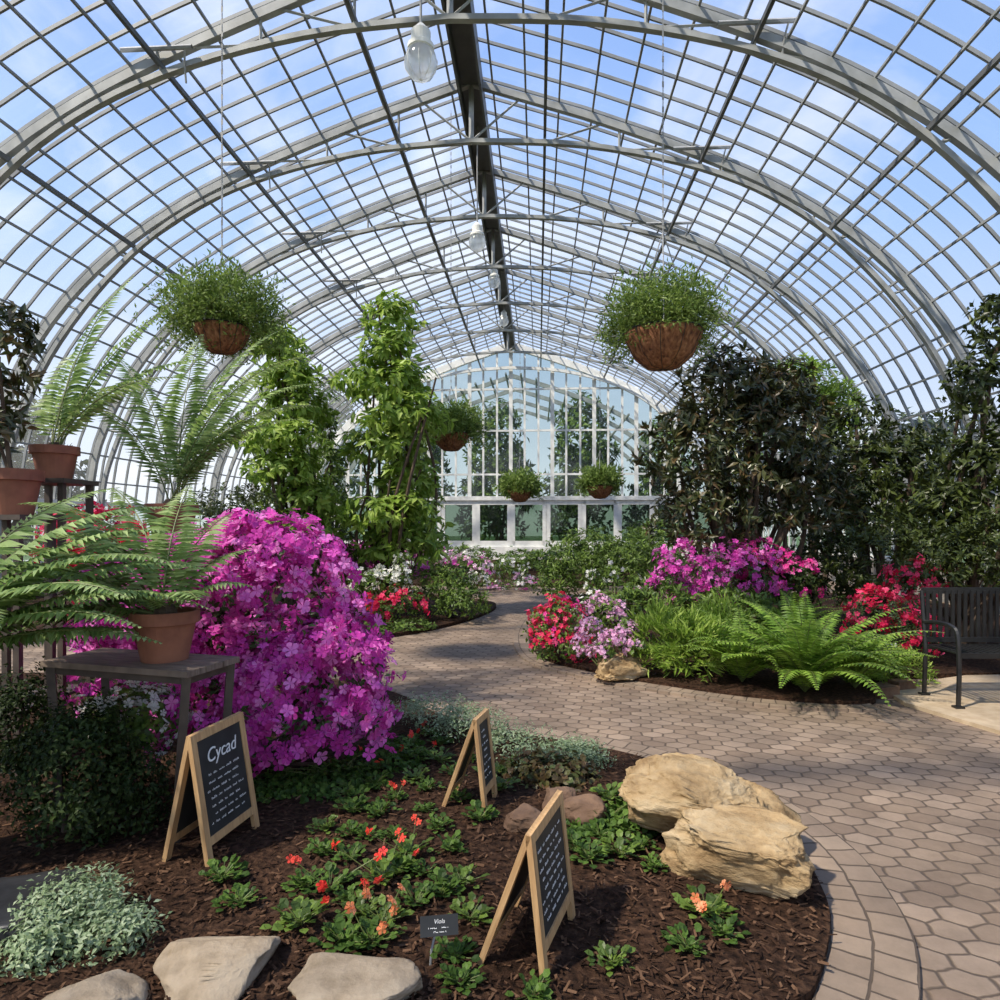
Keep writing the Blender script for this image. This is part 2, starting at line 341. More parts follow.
ng=len(outer); V=np.array([(p[0],y,p[1]) for y in (YF,YG) for p in outer]); Fc=np.array([(i,i+1,ng+i+1,ng+i) for i in range(ng-1)])
ceil=add('ceiling',mesh('ceiling',[(V,Fc)],['glass'],True),loc=NV(CX,0),rz=-TH,label='vaulted clear glass greenhouse roof over the garden',cat='glass roof',kind='structure')
bl=[]
NB=6
nb=int(round((YG-YF)/(S/NB)))
for i in range(nb+1):
    y=YF+i*(YG-YF)/nb
    bl.append(sweep2d(outer*np.array([.997,.997]),y,.03,.05))
seg=np.concatenate([[0],np.cumsum(np.linalg.norm(np.diff(oh,axis=0),axis=1))]); tot=seg[-1]
pur=[]
for sgn in (-1,1):
    for s in np.arange(.4,tot+.01,.62):
        x=np.interp(s,seg,oh[:,0]);z=np.interp(s,seg,oh[:,1]); pur.append((sgn*x*.993,z*.993))
for (x,z) in pur: bl.append(box((x,(YF+YG)/2,z),(.034,YG-YF,.034)))
o=add('glazing_bars',mesh('glazing_bars',bl,['bar']),ceil)
o=add('ridge_beam',mesh('ridge_beam',[box((0,(YF+YG)/2,9.33),(.42,YG-YF,.12)),box((-.19,(YF+YG)/2,9.15),(.04,YG-YF,.3)),box((.19,(YF+YG)/2,9.15),(.04,YG-YF,.3))]+
   [box((s*x,(YF+YG)/2,zch(x)+.12),(.05,YG-YF,.07)) for x in (1.3,4.0,6.2) for s in (-1,1)],['ridge']),ceil)
def beam2(a,b,w,y=0,mi=0):
    a=np.array(a,float);b=np.array(b,float); return tube([(a[0],y,a[1]),((a[0]+b[0])/2,y,(a[1]+b[1])/2),(b[0],y,b[1])],w,w,4,mi)
outm=mesh('rafter_arch',[sweep2d(np.array([[p[0]*.985,p[1]*.985-.02] for p in outer]),0,.10,.12)],['steel'])
chm=mesh('tie_arch',[sweep2d(chord,0,.09,.075)],['steel'])
strs=[]
for s in (-1,1):
    for (xa,xb) in ((.0,.9),(1.3,1.3),(1.3,2.4),(2.6,2.6),(2.6,3.7),(4.0,4.0),(4.0,5.0),(5.3,5.4),(6.3,6.6),(7.2,7.6),(7.9,8.3),(8.3,8.8)):
        a=(s*xa,zch(xa)); b=(s*xb,zout(xb)*.985-.02); strs.append(mesh('strut',[beam2(a,b,.022)],['steel']))
kp=mesh('king_post',[beam2((0,8.3),(0,9.3),.045)],['steel'])
arms=[mesh('vent_arm',[tube([(s*4.0-.5,-.12,zch(4.0)+.28),(s*4.0,-.12,zch(4.0)+.28),(s*4.0+.5,-.12,zch(4.0)+.28)],.032,.032,6),tube([(s*4.0,0,zch(4.0)),(s*4.0,-.06,zch(4.0)+.15),(s*4.0,-.12,zch(4.0)+.28)],.02,.02,5),tube([(s*4.0+.35,0,zch(4.35)),(s*4.0+.36,-.06,zch(4)+.1),(s*4.0+.4,-.12,zch(4.0)+.28)],.014,.014,5)],['grey']) for s in (-1,1)]
for k in range(-5,7):
    y=Y1+k*S
    r=add('roof_truss',None,loc=NV(CX,y),rz=-TH,label='grey painted steel arched truss carrying the glass roof',cat='roof truss',group='greenhouse roof trusses')
    add('rafter_arch',outm,r); add('tie_arch',chm,r); add('king_post',kp,r)
    for m in strs: add('strut',m,r)
    for m in arms: add('vent_arm',m,r)
for sgn,nm in ((-1,'wall_left'),(1,'wall_right')):
    x=9.2*sgn
    w=add(nm,mesh(nm,[box((x,(YF+YG)/2,.35),(.3,YG-YF,.7))],['plinth']),loc=NV(CX,0),rz=-TH,label='low masonry plinth below vertical greenhouse glazing',cat='wall',kind='structure')
    g=np.array([(x,YF,.7),(x,YG,.7),(x,YG,2.0),(x,YF,2.0)])
    add('side_glass',mesh('side_glass',[(g,np.array([(0,1,2,3)]))],['wglass']),w)
    bl=[box((x,YF+i*S/NB,1.35),(.05,.05,1.3)) for i in range(nb+1)]+[box((x,(YF+YG)/2,2.0),(.14,YG-YF,.1)),box((x,(YF+YG)/2,.74),(.2,YG-YF,.08))]
    add('mullions',mesh('mullions',bl,['white']),w)
pts=[(p[0],0,p[1]) for p in outer if p[1]>=2.6]
xl=np.interp(2.6,oh[::-1,1],oh[::-1,0])
poly=[(-xl,0,2.6)]+pts+[(xl,0,2.6)]
n=len(poly); c=(0,0,4)
Vg=np.array([c]+poly); Fg=np.array([(0,i+1,i+2) for i in range(n-1)]+[(0,n,1)])
wb=add('wall_back',mesh('wall_back',[box((0,0,.28),(18.4,.3,.56)),(Vg,Fg,1)],['white','wglass']),loc=NV(CX,YG),rz=-TH,label='arched glass gable end wall with white mullions',cat='wall',kind='structure')
bl=[]
for i in range(-15,16):
    x=i*.6
    if abs(x)<xl: 
        zt=zout(x); bl.append(box((x,-.03,(2.6+zt)/2),(.085 if i%3 else .16,.08,zt-2.6)))
for z in (3.7,5.6,7.4):
    xx=np.interp(z,oh[::-1,1],oh[::-1,0]); bl.append(box((0,-.03,z),(2*xx,.07,.08)))
bl.append(box((0,-.05,2.66),(18.2,.2,.18))); bl.append(sweep2d(outer*np.array([.98,.98]),-.05,.2,.28)); bl.append(sweep2d(chord[5:-5],-.2,.1,.12))
add('mullions',mesh('mullions',bl,['white']),wb)
wm=mesh('window',[box((-.69,0,1.6),(.19,.12,2.0)),box((.69,0,1.6),(.19,.12,2.0)),box((0,0,2.49),(1.4,.12,.22)),box((0,0,.68),(1.4,.12,.26))],['white'])
wp=mesh('pane',[box((0,.02,1.6),(1.32,.02,1.75))],['dglass'])
for i in range(12):
    q=NV(CX-8.4+i*1.53,YG-.02)
    w=add('window_%d'%(i+1),wm,loc=q,rz=-TH,label='white framed window below the gable glazing',cat='window',kind='structure'); add('pane',wp,w)
bl=[sweep2d(outer*np.array([.93,.9]),y,.12,.2) for y in (2.5,5.5,8.5,11.5)]+[box((x,7,zout(x/.93)*.9),(.08,11,.08)) for x in np.arange(-8,8.1,.7)]
add('glasshouse_frame',mesh('glasshouse_frame',bl,['steel']),loc=NV(CX,YG),rz=-TH,label='grey arched frame of the adjoining palm house',cat='greenhouse frame',kind='structure')
fl=add('floor',mesh('floor',[box((CX,(YF+YG)/2,-.05),(18.4,YG-YF,.1))],['paver']),rz=-TH,label='brown-grey hexagonal concrete paver walkway floor',cat='floor',kind='structure')
gr=add('lawn_ground',mesh('lawn_ground',[box((0,15,-.2),(160,160,.15))],['grass']),label='green lawn outside the glass walls',cat='ground',kind='structure')
# ---------------------------------------------------------------- beds
def slab(name,pts,z0,z1,mat,label,cat,closed_smooth=True,kind=None,n=6):
    P=cat_rom([p[:2] for p in pts],n,True) if closed_smooth else np.array([p[:2] for p in pts])
    bm=bmesh.new(); vs=[bm.verts.new((p[0],p[1],z0)) for p in P]; f=bm.faces.new(vs); bm.normal_update()
    if f.normal.z<0: f.normal_flip()
    r=bmesh.ops.extrude_face_region(bm,geom=[f]); 
    for e in r['geom']:
        if isinstance(e,bmesh.types.BMVert): e.co.z=z1
    bmesh.ops.triangulate(bm,faces=[g for g in bm.faces if len(g.verts)>4])
    bmesh.ops.recalc_face_normals(bm,faces=bm.faces)
    me=bpy.data.meshes.new(name); bm.to_mesh(me); bm.free(); me.materials.append(M[mat])
    return add(name,me,label=label,cat=cat,kind=kind),P
edgeA=[G(790,1040),G(815,1000),G(830,940),G(822,900),G(790,848),G(722,797),G(640,764),G(560,747),G(490,735),G(430,716),G(400,700)]
polyA=[(-.0,1.2)]+[(1.02,1.45)]+[tuple(p[:2]) for p in edgeA]+[(-1.5,6.1),(-3,6.4),(-6,6.2),(-8.5,5),(-8.5,1.2),(-4,.9)]
bedA,PA=slab('planting_bed',polyA,0,ZB,'mulch','dark bark-mulched planting bed with a curved edge','planting bed')
edgeC=[G(560,603),G(541,614),G(530,630),G(531,648),G(548,663),G(590,674),G(640,684),G(760,701),G(870,706)]
polyC=[tuple(p[:2]) for p in edgeC]+[(3.6,6.2),(5,6.4),(7.6,6.6),(8,10),(8,13.5),(5,14),(2.2,14)]
bedC,PC=slab('planting_bed',polyC,0,ZB,'mulch','mulched bed of ferns, azaleas and perennials beside the path','planting bed')
edgeB=[G(300,646),G(350,643),G(425,632),G(475,619),G(496,608),G(480,602)]
polyB=[(-9,9.2),(-5,8.3)]+[tuple(p[:2]) for p in edgeB]+[(-2,14),(-5,15),(-9,15)]
bedB,PB=slab('planting_bed',polyB,0,ZB,'mulch','mulched bed filled with bright annual flowers and vines','planting bed')
polyD=[(-7,17),(-3,16.2),(0,15.8),(3,16),(7.6,16.5),(8,26.5),(0,27.3),(-7.6,27.6)]
bedD,PD=slab('planting_bed',polyD,0,ZB,'mulch','mulched bed with green shrubs below the gable wall','planting bed')
def border(edge,wd,label):
    P=cat_rom([p[:2] for p in edge],8); T=unit(np.gradient(P,axis=0)); Nn=np.stack([-T[:,1],T[:,0]],1)
    cum=np.concatenate([[0],np.cumsum(np.linalg.norm(np.diff(P,axis=0),axis=1))])
    n=len(P); V=[];Fc=[]; sg=wd
    for i in range(n):
        V+= [(P[i][0],P[i][1],.0),(P[i][0],P[i][1],.022),(P[i][0]+Nn[i][0]*sg,P[i][1]+Nn[i][1]*sg,.022),(P[i][0]+Nn[i][0]*sg,P[i][1]+Nn[i][1]*sg,.0)]
    for i in range(n-1):
        for k in range(3): Fc.append((i*4+k,i*4+k+1,i*4+5+k,i*4+4+k))
    me=mesh('paving_border',[(V,Fc)],['border']); uv=me.uv_layers.new(name='UVMap')
    co=[(cum[i//4],[-.02,0,abs(sg),abs(sg)+.02][i%4]) for i in range(len(V))]
    for l in me.loops: uv.data[l.index].uv=co[l.vertex_index]
    bm=bmesh.new(); bm.from_mesh(me); bmesh.ops.recalc_face_normals(bm,faces=bm.faces); 
    if sum(f.normal.z for f in bm.faces)<0: bmesh.ops.reverse_faces(bm,faces=bm.faces)
    bm.to_mesh(me); bm.free()
    return add('paving_border',me,label=label,cat='paving border')
border(edgeA,-.27,'curved double course of brown pavers edging the bed')
border(edgeC,-.2,'paver edging curving around the fern bed')
slab('stone_pad',[G(880,690),G(1010,672),G(1150,690),G(1150,760),G(1010,738),G(905,706)],.0,.03,'concrete','tan stone pad under the metal bench','paving',False)
for (px,py) in ((885,697),(902,691)):
    p=G(px,py); me=mesh('edging_brick',[box((0,0,.05),(.2,.12,.1))],['brownrock']); add('edging_brick',me,loc=p,rz=.3,label='reddish edging brick beside the stone pad',cat='brick')
def inside(p,P):
    x,y=p; c=False; j=len(P)-1
    for i in range(len(P)):
        if (P[i][1]>y)!=(P[j][1]>y) and x<(P[j][0]-P[i][0])*(y-P[i][1])/(P[j][1]-P[i][1])+P[i][0]: c=not c
        j=i
    return c
pp=[]
while len(pp)<13000:
    y=1.7+3.2*rng.random()**1.4; x=rng.uniform(-.85*y-.2,1.35)
    if inside((x,y),PA): pp.append((x,y,ZB+.004+rng.random()*.012))
pp=np.array(pp); Yv=rng.normal(size=pp.shape); Yv[:,2]*=.2; Nv=rng.normal(size=pp.shape)*.4; Nv[:,2]+=1
QV=np.array([(-.5,0,0),(.5,0,0),(.4,1,.05),(-.4,1,.05)]); QF=np.array([(0,1,2,3)])
ob=add('mulch_chips',mesh('mulch_chips',[inst(QV,QF,pp,Yv,Nv,rng.uniform(.004,.012,len(pp)),rng.uniform(.012,.045,len(pp)))],['chips']),label='shredded brown bark mulch covering the bed',cat='mulch',kind='stuff')
# ---------------------------------------------------------------- rocks
def rock(name,label,loc,size,seed,rz=0,mat='rock',ex=.6,amp=.12,layers=0,sub=5,z0=0,parent=None,facet=0):
    bm=bmesh.new(); bmesh.ops.create_icosphere(bm,subdivisions=sub,radius=1)
    off=Vector((seed*7.1,seed*3.3,seed)); rr=np.random.default_rng(seed)
    planes=[]
    for _ in range(facet):
        nrm=Vector(rr.normal(size=3)); nrm.z*=.6; nrm.normalize(); planes.append((nrm,rr.uniform(.68,.92)))
    lay=[(rr.uniform(-.16,.06),rr.uniform(-.1,.1),rr.uniform(-.1,.1)) for _ in range(40)]
    for v in bm.verts:
        c=v.co.copy(); c=Vector([math.copysign(abs(a)**ex,a) for a in c])
        for nrm,dd in planes:
            t=c.dot(nrm)
            if t>dd: c-=nrm*(t-dd)*.92
        f=1+amp*noise.noise(c*1.1+off)*1.6+amp*.6*noise.noise(c*3.1+off)+amp*.35*noise.noise(c*8+off)+amp*.22*noise.noise(c*18+off)
        zz=c.z
        if layers:
            q=c.z*layers+.5*c.x+.3*c.y+.45*noise.noise(c*1.3+off)+20; k=int(q); fr=q-k; s=min(1,fr/.16)
            a=lay[k%40][0]*s+lay[(k-1)%40][0]*(1-s); f+=a; f-=.07*math.exp(-((fr)/.06)**2)
            c.x+=lay[k%40][1]*.6*s; c.y+=lay[k%40][2]*.6*s
        v.co=Vector((c.x*size[0]/2*f,c.y*size[1]/2*f,zz*size[2]/2*(1+amp*noise.noise(c*1.7+off)*1.5+amp*.5*noise.noise(c*6+off)+amp*.25*noise.noise(c*15+off))))
    for v in bm.verts: v.co.z=max(v.co.z,-size[2]*.36)+size[2]*.36
    me=bpy.data.meshes.new(name); bm.to_mesh(me); bm.free(); me.materials.append(M[mat])
    for p in me.polygons: p.use_smooth=True
    if parent: return add(name,me,parent,loc=loc,rz=rz)
    return add(name,me,loc=(loc[0],loc[1],z0+ZB-.005),rz=rz,label=label,cat='rock')
rk=rock('limestone_boulder','large rough tan limestone rock with flat layers at the bed edge',(.93,3.02),(.68,.44,.38),3,-.45,layers=2.1,ex=.5,facet=6,amp=.13,sub=6)
rock('rock_ledge',None,(.20,-.27,0),(.62,.46,.27),5,-.02,layers=1.8,ex=.48,facet=6,amp=.14,parent=rk,sub=6)
for (px,py,sx,sy,sd,rz) in ((216,958,.36,.34,11,.1),(362,978,.40,.30,12,-.1),(92,996,.30,.24,13,.4)):
    q=G(px,py,.1); rock('stepping_stone','flat irregular tan flagstone set in mulch',q,(sx,sy,.10),sd,rz,'flag',ex=.45,amp=.08,facet=7)
q=G(10,905,.1); rock('slate_slab','dark smooth slate slab lying in the bed',q,(.4,.4,.1),21,.3,'slate',ex=.4,amp=.05)
for (px,py,sx,h,sd) in ((525,824,.22,.10,31),(585,820,.24,.12,32),(560,808,.2,.11,33)):
    q=G(px,py,.05); rock('brown_stone','small rough brown garden stone in mulch',q,(sx,.18,h),sd,.2,'brownrock',amp=.14,facet=6)
q=G(618,676,.05); rock('limestone_boulder','low flat tan limestone rock among flowers',q,(.52,.36,.25),44,.3,layers=1.5,sub=5,facet=5,ex=.6,amp=.2)
# ---------------------------------------------------------------- signs
def textmesh(body,size,ext=.0008):
    cu=bpy.data.curves.new('t','FONT'); cu.body=body; cu.size=size; cu.align_x='CENTER'; cu.extrude=ext; cu.shear=.25
    o=bpy.data.objects.new('t',cu); COL.objects.link(o); dg=bpy.context.evaluated_depsgraph_get(); dg.update()
    me=bpy.data.meshes.new_from_object(o.evaluated_get(dg)); bpy.data.objects.remove(o); return me
def word_lines(w,z_list,y,hh=.012):
    bs=[]
    for z in z_list:
        x=-w/2+rng.uniform(.0,.04)
        while x<w/2-.02:
            ln=rng.uniform(.015,.05); m=max(2,int(ln/.006))
            for j in range(m):
                xx=x+j*.0065; h=hh*rng.uniform(.35,1)
                bs.append(box((xx,y,z+h/2),(.0016,.0012,h))); 
                if j<m-1 and rng.random()<.7: bs.append(box((xx+.003,y,z+rng.uniform(0,h)),(.006,.0012,.0015)))
            x+=ln+.014
            if x>w/2-.03: break
    return bs
def panel(parent,w,h,front,title):
    fw=.035;t=.02
    fr=mesh('frame',[box((-w/2+fw/2,0,h/2),(fw,t,h)),box((w/2-fw/2,0,h/2),(fw,t,h)),box((0,0,h-fw/2),(w-2*fw,t,fw)),box((0,0,.09),(w-2*fw,t,fw))],['wood'])
    bd=mesh('chalkboard',[box((0,.0,(h-fw+.1)/2),(w-2*fw,.010,h-fw-.1))],['board'])
    p=add('panel',fr,parent); add('chalkboard',bd,p)
    if front:
        if title:
            tm=textmesh(title,.085); tm.materials.append(M['chalk'])
            o=add('lettering',tm,p,loc=(0,-.0065,h-.145),rot=(math.pi/2,0,0)); zs=[h-.20-.034*i for i in range(8)]
        else: zs=[h-.085-.033*i for i in range(9)]
        zs=[z for z in zs if z>.13]
        add('chalk_writing',mesh('chalk_writing',word_lines(w-2*fw-.04,zs,-.0062,.010),['chalk']),p)
    return p
def aframe(a,b,h,sf,sb,title,label):
    a=np.array(a[:2]);b=np.array(b[:2]); w=np.linalg.norm(b-a); rz=math.atan2(b[1]-a[1],b[0]-a[0]); n=np.array([-math.sin(rz),math.cos(rz)])
    m=(a+b)/2+n*sf
    r=add('chalkboard_sign',None,loc=(m[0],m[1],ZB),rz=rz,label=label,cat='sign')
    p=panel(r,w,math.hypot(h,sf),True,title); p.location=(0,-sf,0); p.rotation_euler=(-math.atan2(sf,h),0,0)
    p=panel(r,w,math.hypot(h,sb),False,None); p.location=(0,sb,0); p.rotation_euler=(math.atan2(sb,h),0,0)
    return r
aframe(G(207,867,.05),G(258,826,.05),.545,.09,.12,'Cycad','wooden A-frame chalkboard reading Cycad beside the table')
q=G(484,812,.05); aframe(q,G(496,795,.05),.46,.05,.17,None,'wooden A-frame chalkboard with handwriting amid ground cover plants')
q=G(543,982,.05); aframe(q,G(573,915,.05),.455,.05,.17,None,'wooden A-frame chalkboard with handwriting on bark mulch')
q=G(430,965,.05); r=add('plant_label',None,loc=q,rz=.15,label='small black plant name plaque on a metal stake',cat='plant label')
add('stake',mesh('stake',[tube([(0,0,-.02),(0.005,0,.05),(.02,0,.11)],.004,.004,5)],['grey']),r)
pl=add('plaque',mesh('plaque',[box((0,0,0),(.125,.006,.06))],['board']),r,loc=(.03,-.004,.13),rot=(-.5,0,0))
tm=textmesh('Viola',.018,.0004); tm.materials.append(M['chalk']); add('lettering',tm,pl,loc=(0,-.0036,.006),rot=(math.pi/2,0,0))
add('small_print',mesh('small_print',word_lines(.08,[-.008,-.02],-.0036,.005),['chalk']),pl)
q=G(890,672,.05); r=add('plant_label',None,loc=q,label='white plant name plaque on a stake among red flowers',cat='plant label')
add('stake',mesh('stake',[tube([(0,0,-.02),(0,0,.1),(0,0,.22)],.006,.006,5)],['grey']),r); add('plaque',mesh('plaque',[box((0,0,.25),(.12,.01,.07))],['white']),r)
# ---------------------------------------------------------------- table
TZ=.84
A=G(187,672,TZ);Dd=G(40,661,TZ)
dx=unit(A-Dd); rz=math.atan2(dx[1],dx[0]); tl=np.linalg.norm(A-Dd); tw=.36
nn=np.array([-math.sin(rz),math.cos(rz),0]); c=(A+Dd)/2+nn*tw/2
tb=add('plant_table',None,loc=(c[0],c[1],ZB),rz=rz,label='tall weathered wooden table with dark legs holding a potted cycad',cat='table')
tz=TZ-ZB
add('table_top',mesh('table_top',[box((0,-tw/3*1+tw/3*i,tz-.014),(tl,tw/3-.004,.028)) for i in range(3)],['darkwood']),tb)
for sx in (-1,1):
    for sy in (-1,1):
        add('leg',mesh('leg',[tube([(sx*(tl/2-.03),sy*(tw/2-.03),tz-.028),(sx*(tl/2-.06),sy*(tw/2-.03),tz/2),(sx*(tl/2-.09),sy*(tw/2-.03),-.01)],.026,.026,4)],['legmetal']),tb)
add('apron',mesh('apron',[box((0,s*(tw/2-.04),tz-.05),(tl-.06,.015,.035)) for s in (-1,1)]+[box((s*(tl/2-.04),0,tz-.05),(.015,tw-.06,.035)) for s in (-1,1)],['legmetal']),tb)
def pot(parent,r,h):
    pr=[(0,0),(r*.68,0),(r*.9,h*.74),(r*.92,h*.76),(r*1.02,h*.76),(r*1.02,h),(r*.9,h),(r*.88,h*.86)]
    add('pot',mesh('pot',[lathe(pr,32)],['terra'],False),parent)
    add('potting_soil',mesh('potting_soil',[lathe([(0,h*.88),(r*.9,h*.87)],24)],['soil']),parent)
def fronded(name,label,loc,pr,ph,fr,mat,cat='potted plant'):
    r=add(name,None,loc=loc,label=label,cat=cat); pot(r,pr,ph)
    bs=[]
    for f in fr: bs+=frond((rng.normal()*.02,rng.normal()*.02,ph*.88),*f)
    add('fronds',mesh('fronds',bs,[mat,'stem']),r); 
    add('caudex',mesh('caudex',[lathe([(0,ph*1.15),(pr*.25,ph*1.12),(pr*.35,ph*1.0),(pr*.38,ph*.86)],12)],['bark']),r); return r
q=W(166,0,3.2); 
rad=math.radians
FR=[(100,75,.85,50),(140,68,1.0,60),(155,50,1.1,70),(170,42,1.1,65),(185,36,1.1,60),(205,40,1.0,70),(225,38,.8,70),(250,45,.55,85),(70,72,.7,55),(40,62,.55,60),(10,50,.45,75),(320,50,.4,80),(175,24,1.0,45),(195,14,.9,40),(165,60,1.15,70),(180,6,.75,30),(150,30,.9,60),(210,18,.8,45)]
fronded('potted_cycad','feathery cycad in a terracotta pot on the table',(q[0],3.19,TZ+.001),.155,.24,[(rad(a),rad(e),l,rad(dr),int(l*42),.15,.026,.3,.007,0,1,.16) for a,e,l,dr in FR],'cycad')
def stand(loc,h,label):
    r=add('plant_stand',None,loc=(loc[0],loc[1],ZB),label=label,cat='plant stand')
    add('top',mesh('top',[box((0,0,h-ZB-.015),(.36,.36,.03))],['legmetal']),r)
    for sx in (-1,1):
        for sy in (-1,1): add('leg',mesh('leg',[box((sx*.14,sy*.14,(h-ZB-.03)/2),(.035,.035,h-ZB-.03))],['legmetal']),r)
    add('shelf',mesh('shelf',[box((0,0,.35),(.28,.28,.02))],['legmetal']),r)
def potted_at(px,pybot,d,pr,ph,FRs,mat,label,pin=(.10,.02),dens=40,name='potted_fern'):
    q=W(px,pybot,d); stand(q,q[2],'tall dark stand holding a potted plant')
    return fronded(name,label,(q[0],q[1],q[2]+.001),pr,ph,[(rad(a),rad(e),l,rad(dr),int(l*dens),pin[0],pin[1],.3,.006,0,1,.15) for a,e,l,dr in FRs],mat)
potted_at(172,543,4.7,.175,.28,[(a,e,l,dr) for a,e,l,dr in ((100,84,1.65,45),(60,78,1.6,60),(30,72,1.6,70),(5,66,1.4,75),(150,78,1.6,55),(165,70,1.3,70),(350,75,1.55,70),(20,62,1.2,60),(75,66,1.3,65),(45,84,1.75,55))],'cycad','arching green cycad in a terracotta pot on a stand',(.18,.028),36,name='potted_cycad')
potted_at(55,480,4.3,.14,.22,[(20,70,1.35,35),(60,80,1.45,30),(90,60,1.1,60),(0,55,1.0,60),(120,66,.8,70),(110,72,1.1,50),(40,60,1.3,55)],'cycad','feathery green fern in a terracotta pot on a tall stand',(.16,.03),32)
potted_at(-80,720,2.7,.17,.26,[(25,60,1.25,80),(8,54,1.2,80),(35,64,1.3,75),(60,70,1.2,65),(352,48,1.05,75),(0,34,1.0,60),(12,22,.95,45),(330,50,.8,80),(28,44,1.25,65),(40,30,1.1,55),(200,55,.8,80),(50,50,1.3,70),(18,38,1.2,70),(32,18,1.0,40)],'cycad','large feathery fern with long arching fronds in a terracotta pot',(.17,.03),38)
q=W(12,515,3.9); stand(q,q[2],'tall dark stand holding a potted plant')
r=add('potted_shrub',None,loc=(q[0],q[1],q[2]+.001),label='dark glossy-leaved shrub in a terracotta pot on a stand',cat='potted plant'); pot(r,.16,.27)
bb=[[-.08,0,.95,.2,.22,.28],[-.16,0,.6,.18,.2,.25]]
add('stems',mesh('stems',[tube([(0,0,.2),(-.04,0,.5),(-.08,0,.95)],.015,.008,6),tube([(0,0,.2),(-.08,.02,.4),(-.16,0,.6)],.012,.006,6)],['bark']),r)
add('foliage',mesh('foliage',[sprigs(bb,100,7,.11,.04,.5,.2)],['dark']),r)
# ---------------------------------------------------------------- hanging baskets
def basket(px,py,d,pr,fr,label):
    q=W(px,py,d)
    xn=q[0]*math.cos(TH)-q[1]*math.sin(TH)-CX; zr=zout(xn)*.99-.05
    r=add('hanging_basket',None,loc=q,label=label,cat='hanging plant',group='hanging fern baskets')
    pr_=[(0,-pr*.95),(pr*.4,-pr*.9),(pr*.75,-pr*.6),(pr*.97,-pr*.15),(pr,0),(pr*.94,.0),(pr*.9,-.05),(0,-.05)]
    add('basket',mesh('basket',[lathe(pr_,28)],['coir'],True),r)
    wires=[tube([(pr*1.01*math.cos(t),pr*1.01*math.sin(t),0) for t in np.linspace(0,2*math.pi,25)],.006,.006,5)]
    for k in range(10):
        t=2*math.pi*k/10; wires.append(tube([(a*1.015*math.cos(t),a*1.015*math.sin(t),z) for a,z in pr_[:5]],.003,.003,4))
    add('wire_frame',mesh('wire_frame',wires,['black']),r)
    hz=pr*2.6
    for k in range(3):
        t=2*math.pi*k/3+.3; add('hanger_chain',mesh('hanger_chain',[tube([(pr*math.cos(t),pr*math.sin(t),0),(pr*.5*math.cos(t),pr*.5*math.sin(t),hz/2),(0,0,hz)],.006,.006,4)],['grey']),r)
    top=zr-q[2]; nl=int((top-hz)/.06); bs=[]
    for i in range(nl):
        z=hz+.03+i*.06; bs.append(box((0,0,z),(.018,.005,.055)) if i%2 else box((0,0,z),(.005,.018,.055)))
    add('long_chain',mesh('long_chain',bs,['grey']),r)
    bl=[[0,0,fr*.32,fr*.95,fr*.95,fr*.55],[0,0,fr*.1,fr*.9,fr*.9,fr*.5],[fr*.3,.1,-fr*.1,fr*.65,fr*.6,fr*.55],[-fr*.3,.1,-fr*.1,fr*.65,fr*.6,fr*.5]]
    nF=int(1700*min(1,(8/d)))
    p,nn_=shell(bl,nF,.35,-.45)
    p*= (1+.10*rng.normal(size=(nF,1)))
    k=7; P=np.repeat(p,k,0)+rng.normal(size=(nF*k,3))*.03;Y=np.repeat(nn_,k,0)*.5+rng.normal(size=(nF*k,3))*.6; Y[:,2]+=.1
    ll=.055*max(1,d/8)
    sp=inst(LV,LF,P,Y,rng.normal(size=P.shape)+np.array([0,0,.5]),ll*.3,ll)
    tw=[]
    for _ in range(90):
        u=unit(rng.normal(size=3)); u[2]=abs(u[2])*.8-.1; e=u*fr*np.array([1.1,1.1,.9]); 
        tw.append(tube([(0,0,-.03),e*.5+np.array([0,0,.1*fr]),e],.004,.002,3,1))
    add('foliage',mesh('foliage',[sp]+tw,['basket','stem']),r)
basket(222,328,6.2,.26,.57,'large coir-lined hanging basket of bushy green fern on a chain')
basket(663,333,6.2,.37,.56,'large coir-lined hanging basket of bushy green fern on a chain')
basket(451,434,12,.34,.60,'coir-lined hanging basket with trailing green foliage')
basket(520,490,19,.38,.58,'hanging basket of green foliage near the gable windows')
basket(600,486,19,.40,.62,'hanging basket of green foliage near the gable windows')
def lamp(d,py):
    q=np.array(NV(CX,d,0)); z=CH+(HZ-py)/F_*q[1]
    r=add('pendant_lamp',None,loc=(q[0],q[1],z),label='white glass globe pendant lamp hanging from the ridge',cat='lamp',group='ridge pendant lamps')
    add('globe',mesh('globe',[lathe([(.0,-.22),(.05,-.215),(.11,-.18),(.155,-.11),(.165,-.04),(.15,.03),(.115,.08)],28)],['lamp'],True),r)
    add('guard',mesh('guard',[tube([(a*1.03*math.cos(t),a*1.03*math.sin(t),b) for a,b in ((.115,.08),(.165,-.04),(.155,-.11),(.11,-.18),(0,-.225))],.003,.003,4) for t in np.arange(8)*math.pi/4],['white']),r)
    add('cap',mesh('cap',[lathe([(.12,.07),(.135,.08),(.135,.12),(.10,.15),(.10,.26),(.07,.29),(.03,.34),(0,.34)],20)],['white'],False),r)
    add('rod',mesh('rod',[tube([(0,0,.33),(0,0,(9.2-z)/2),(0,0,9.25-z)],.014,.014,6)],['grey']),r)
lamp(6.5,58); lamp(12.6,240); lamp(17.5,280); lamp(22.5,320)
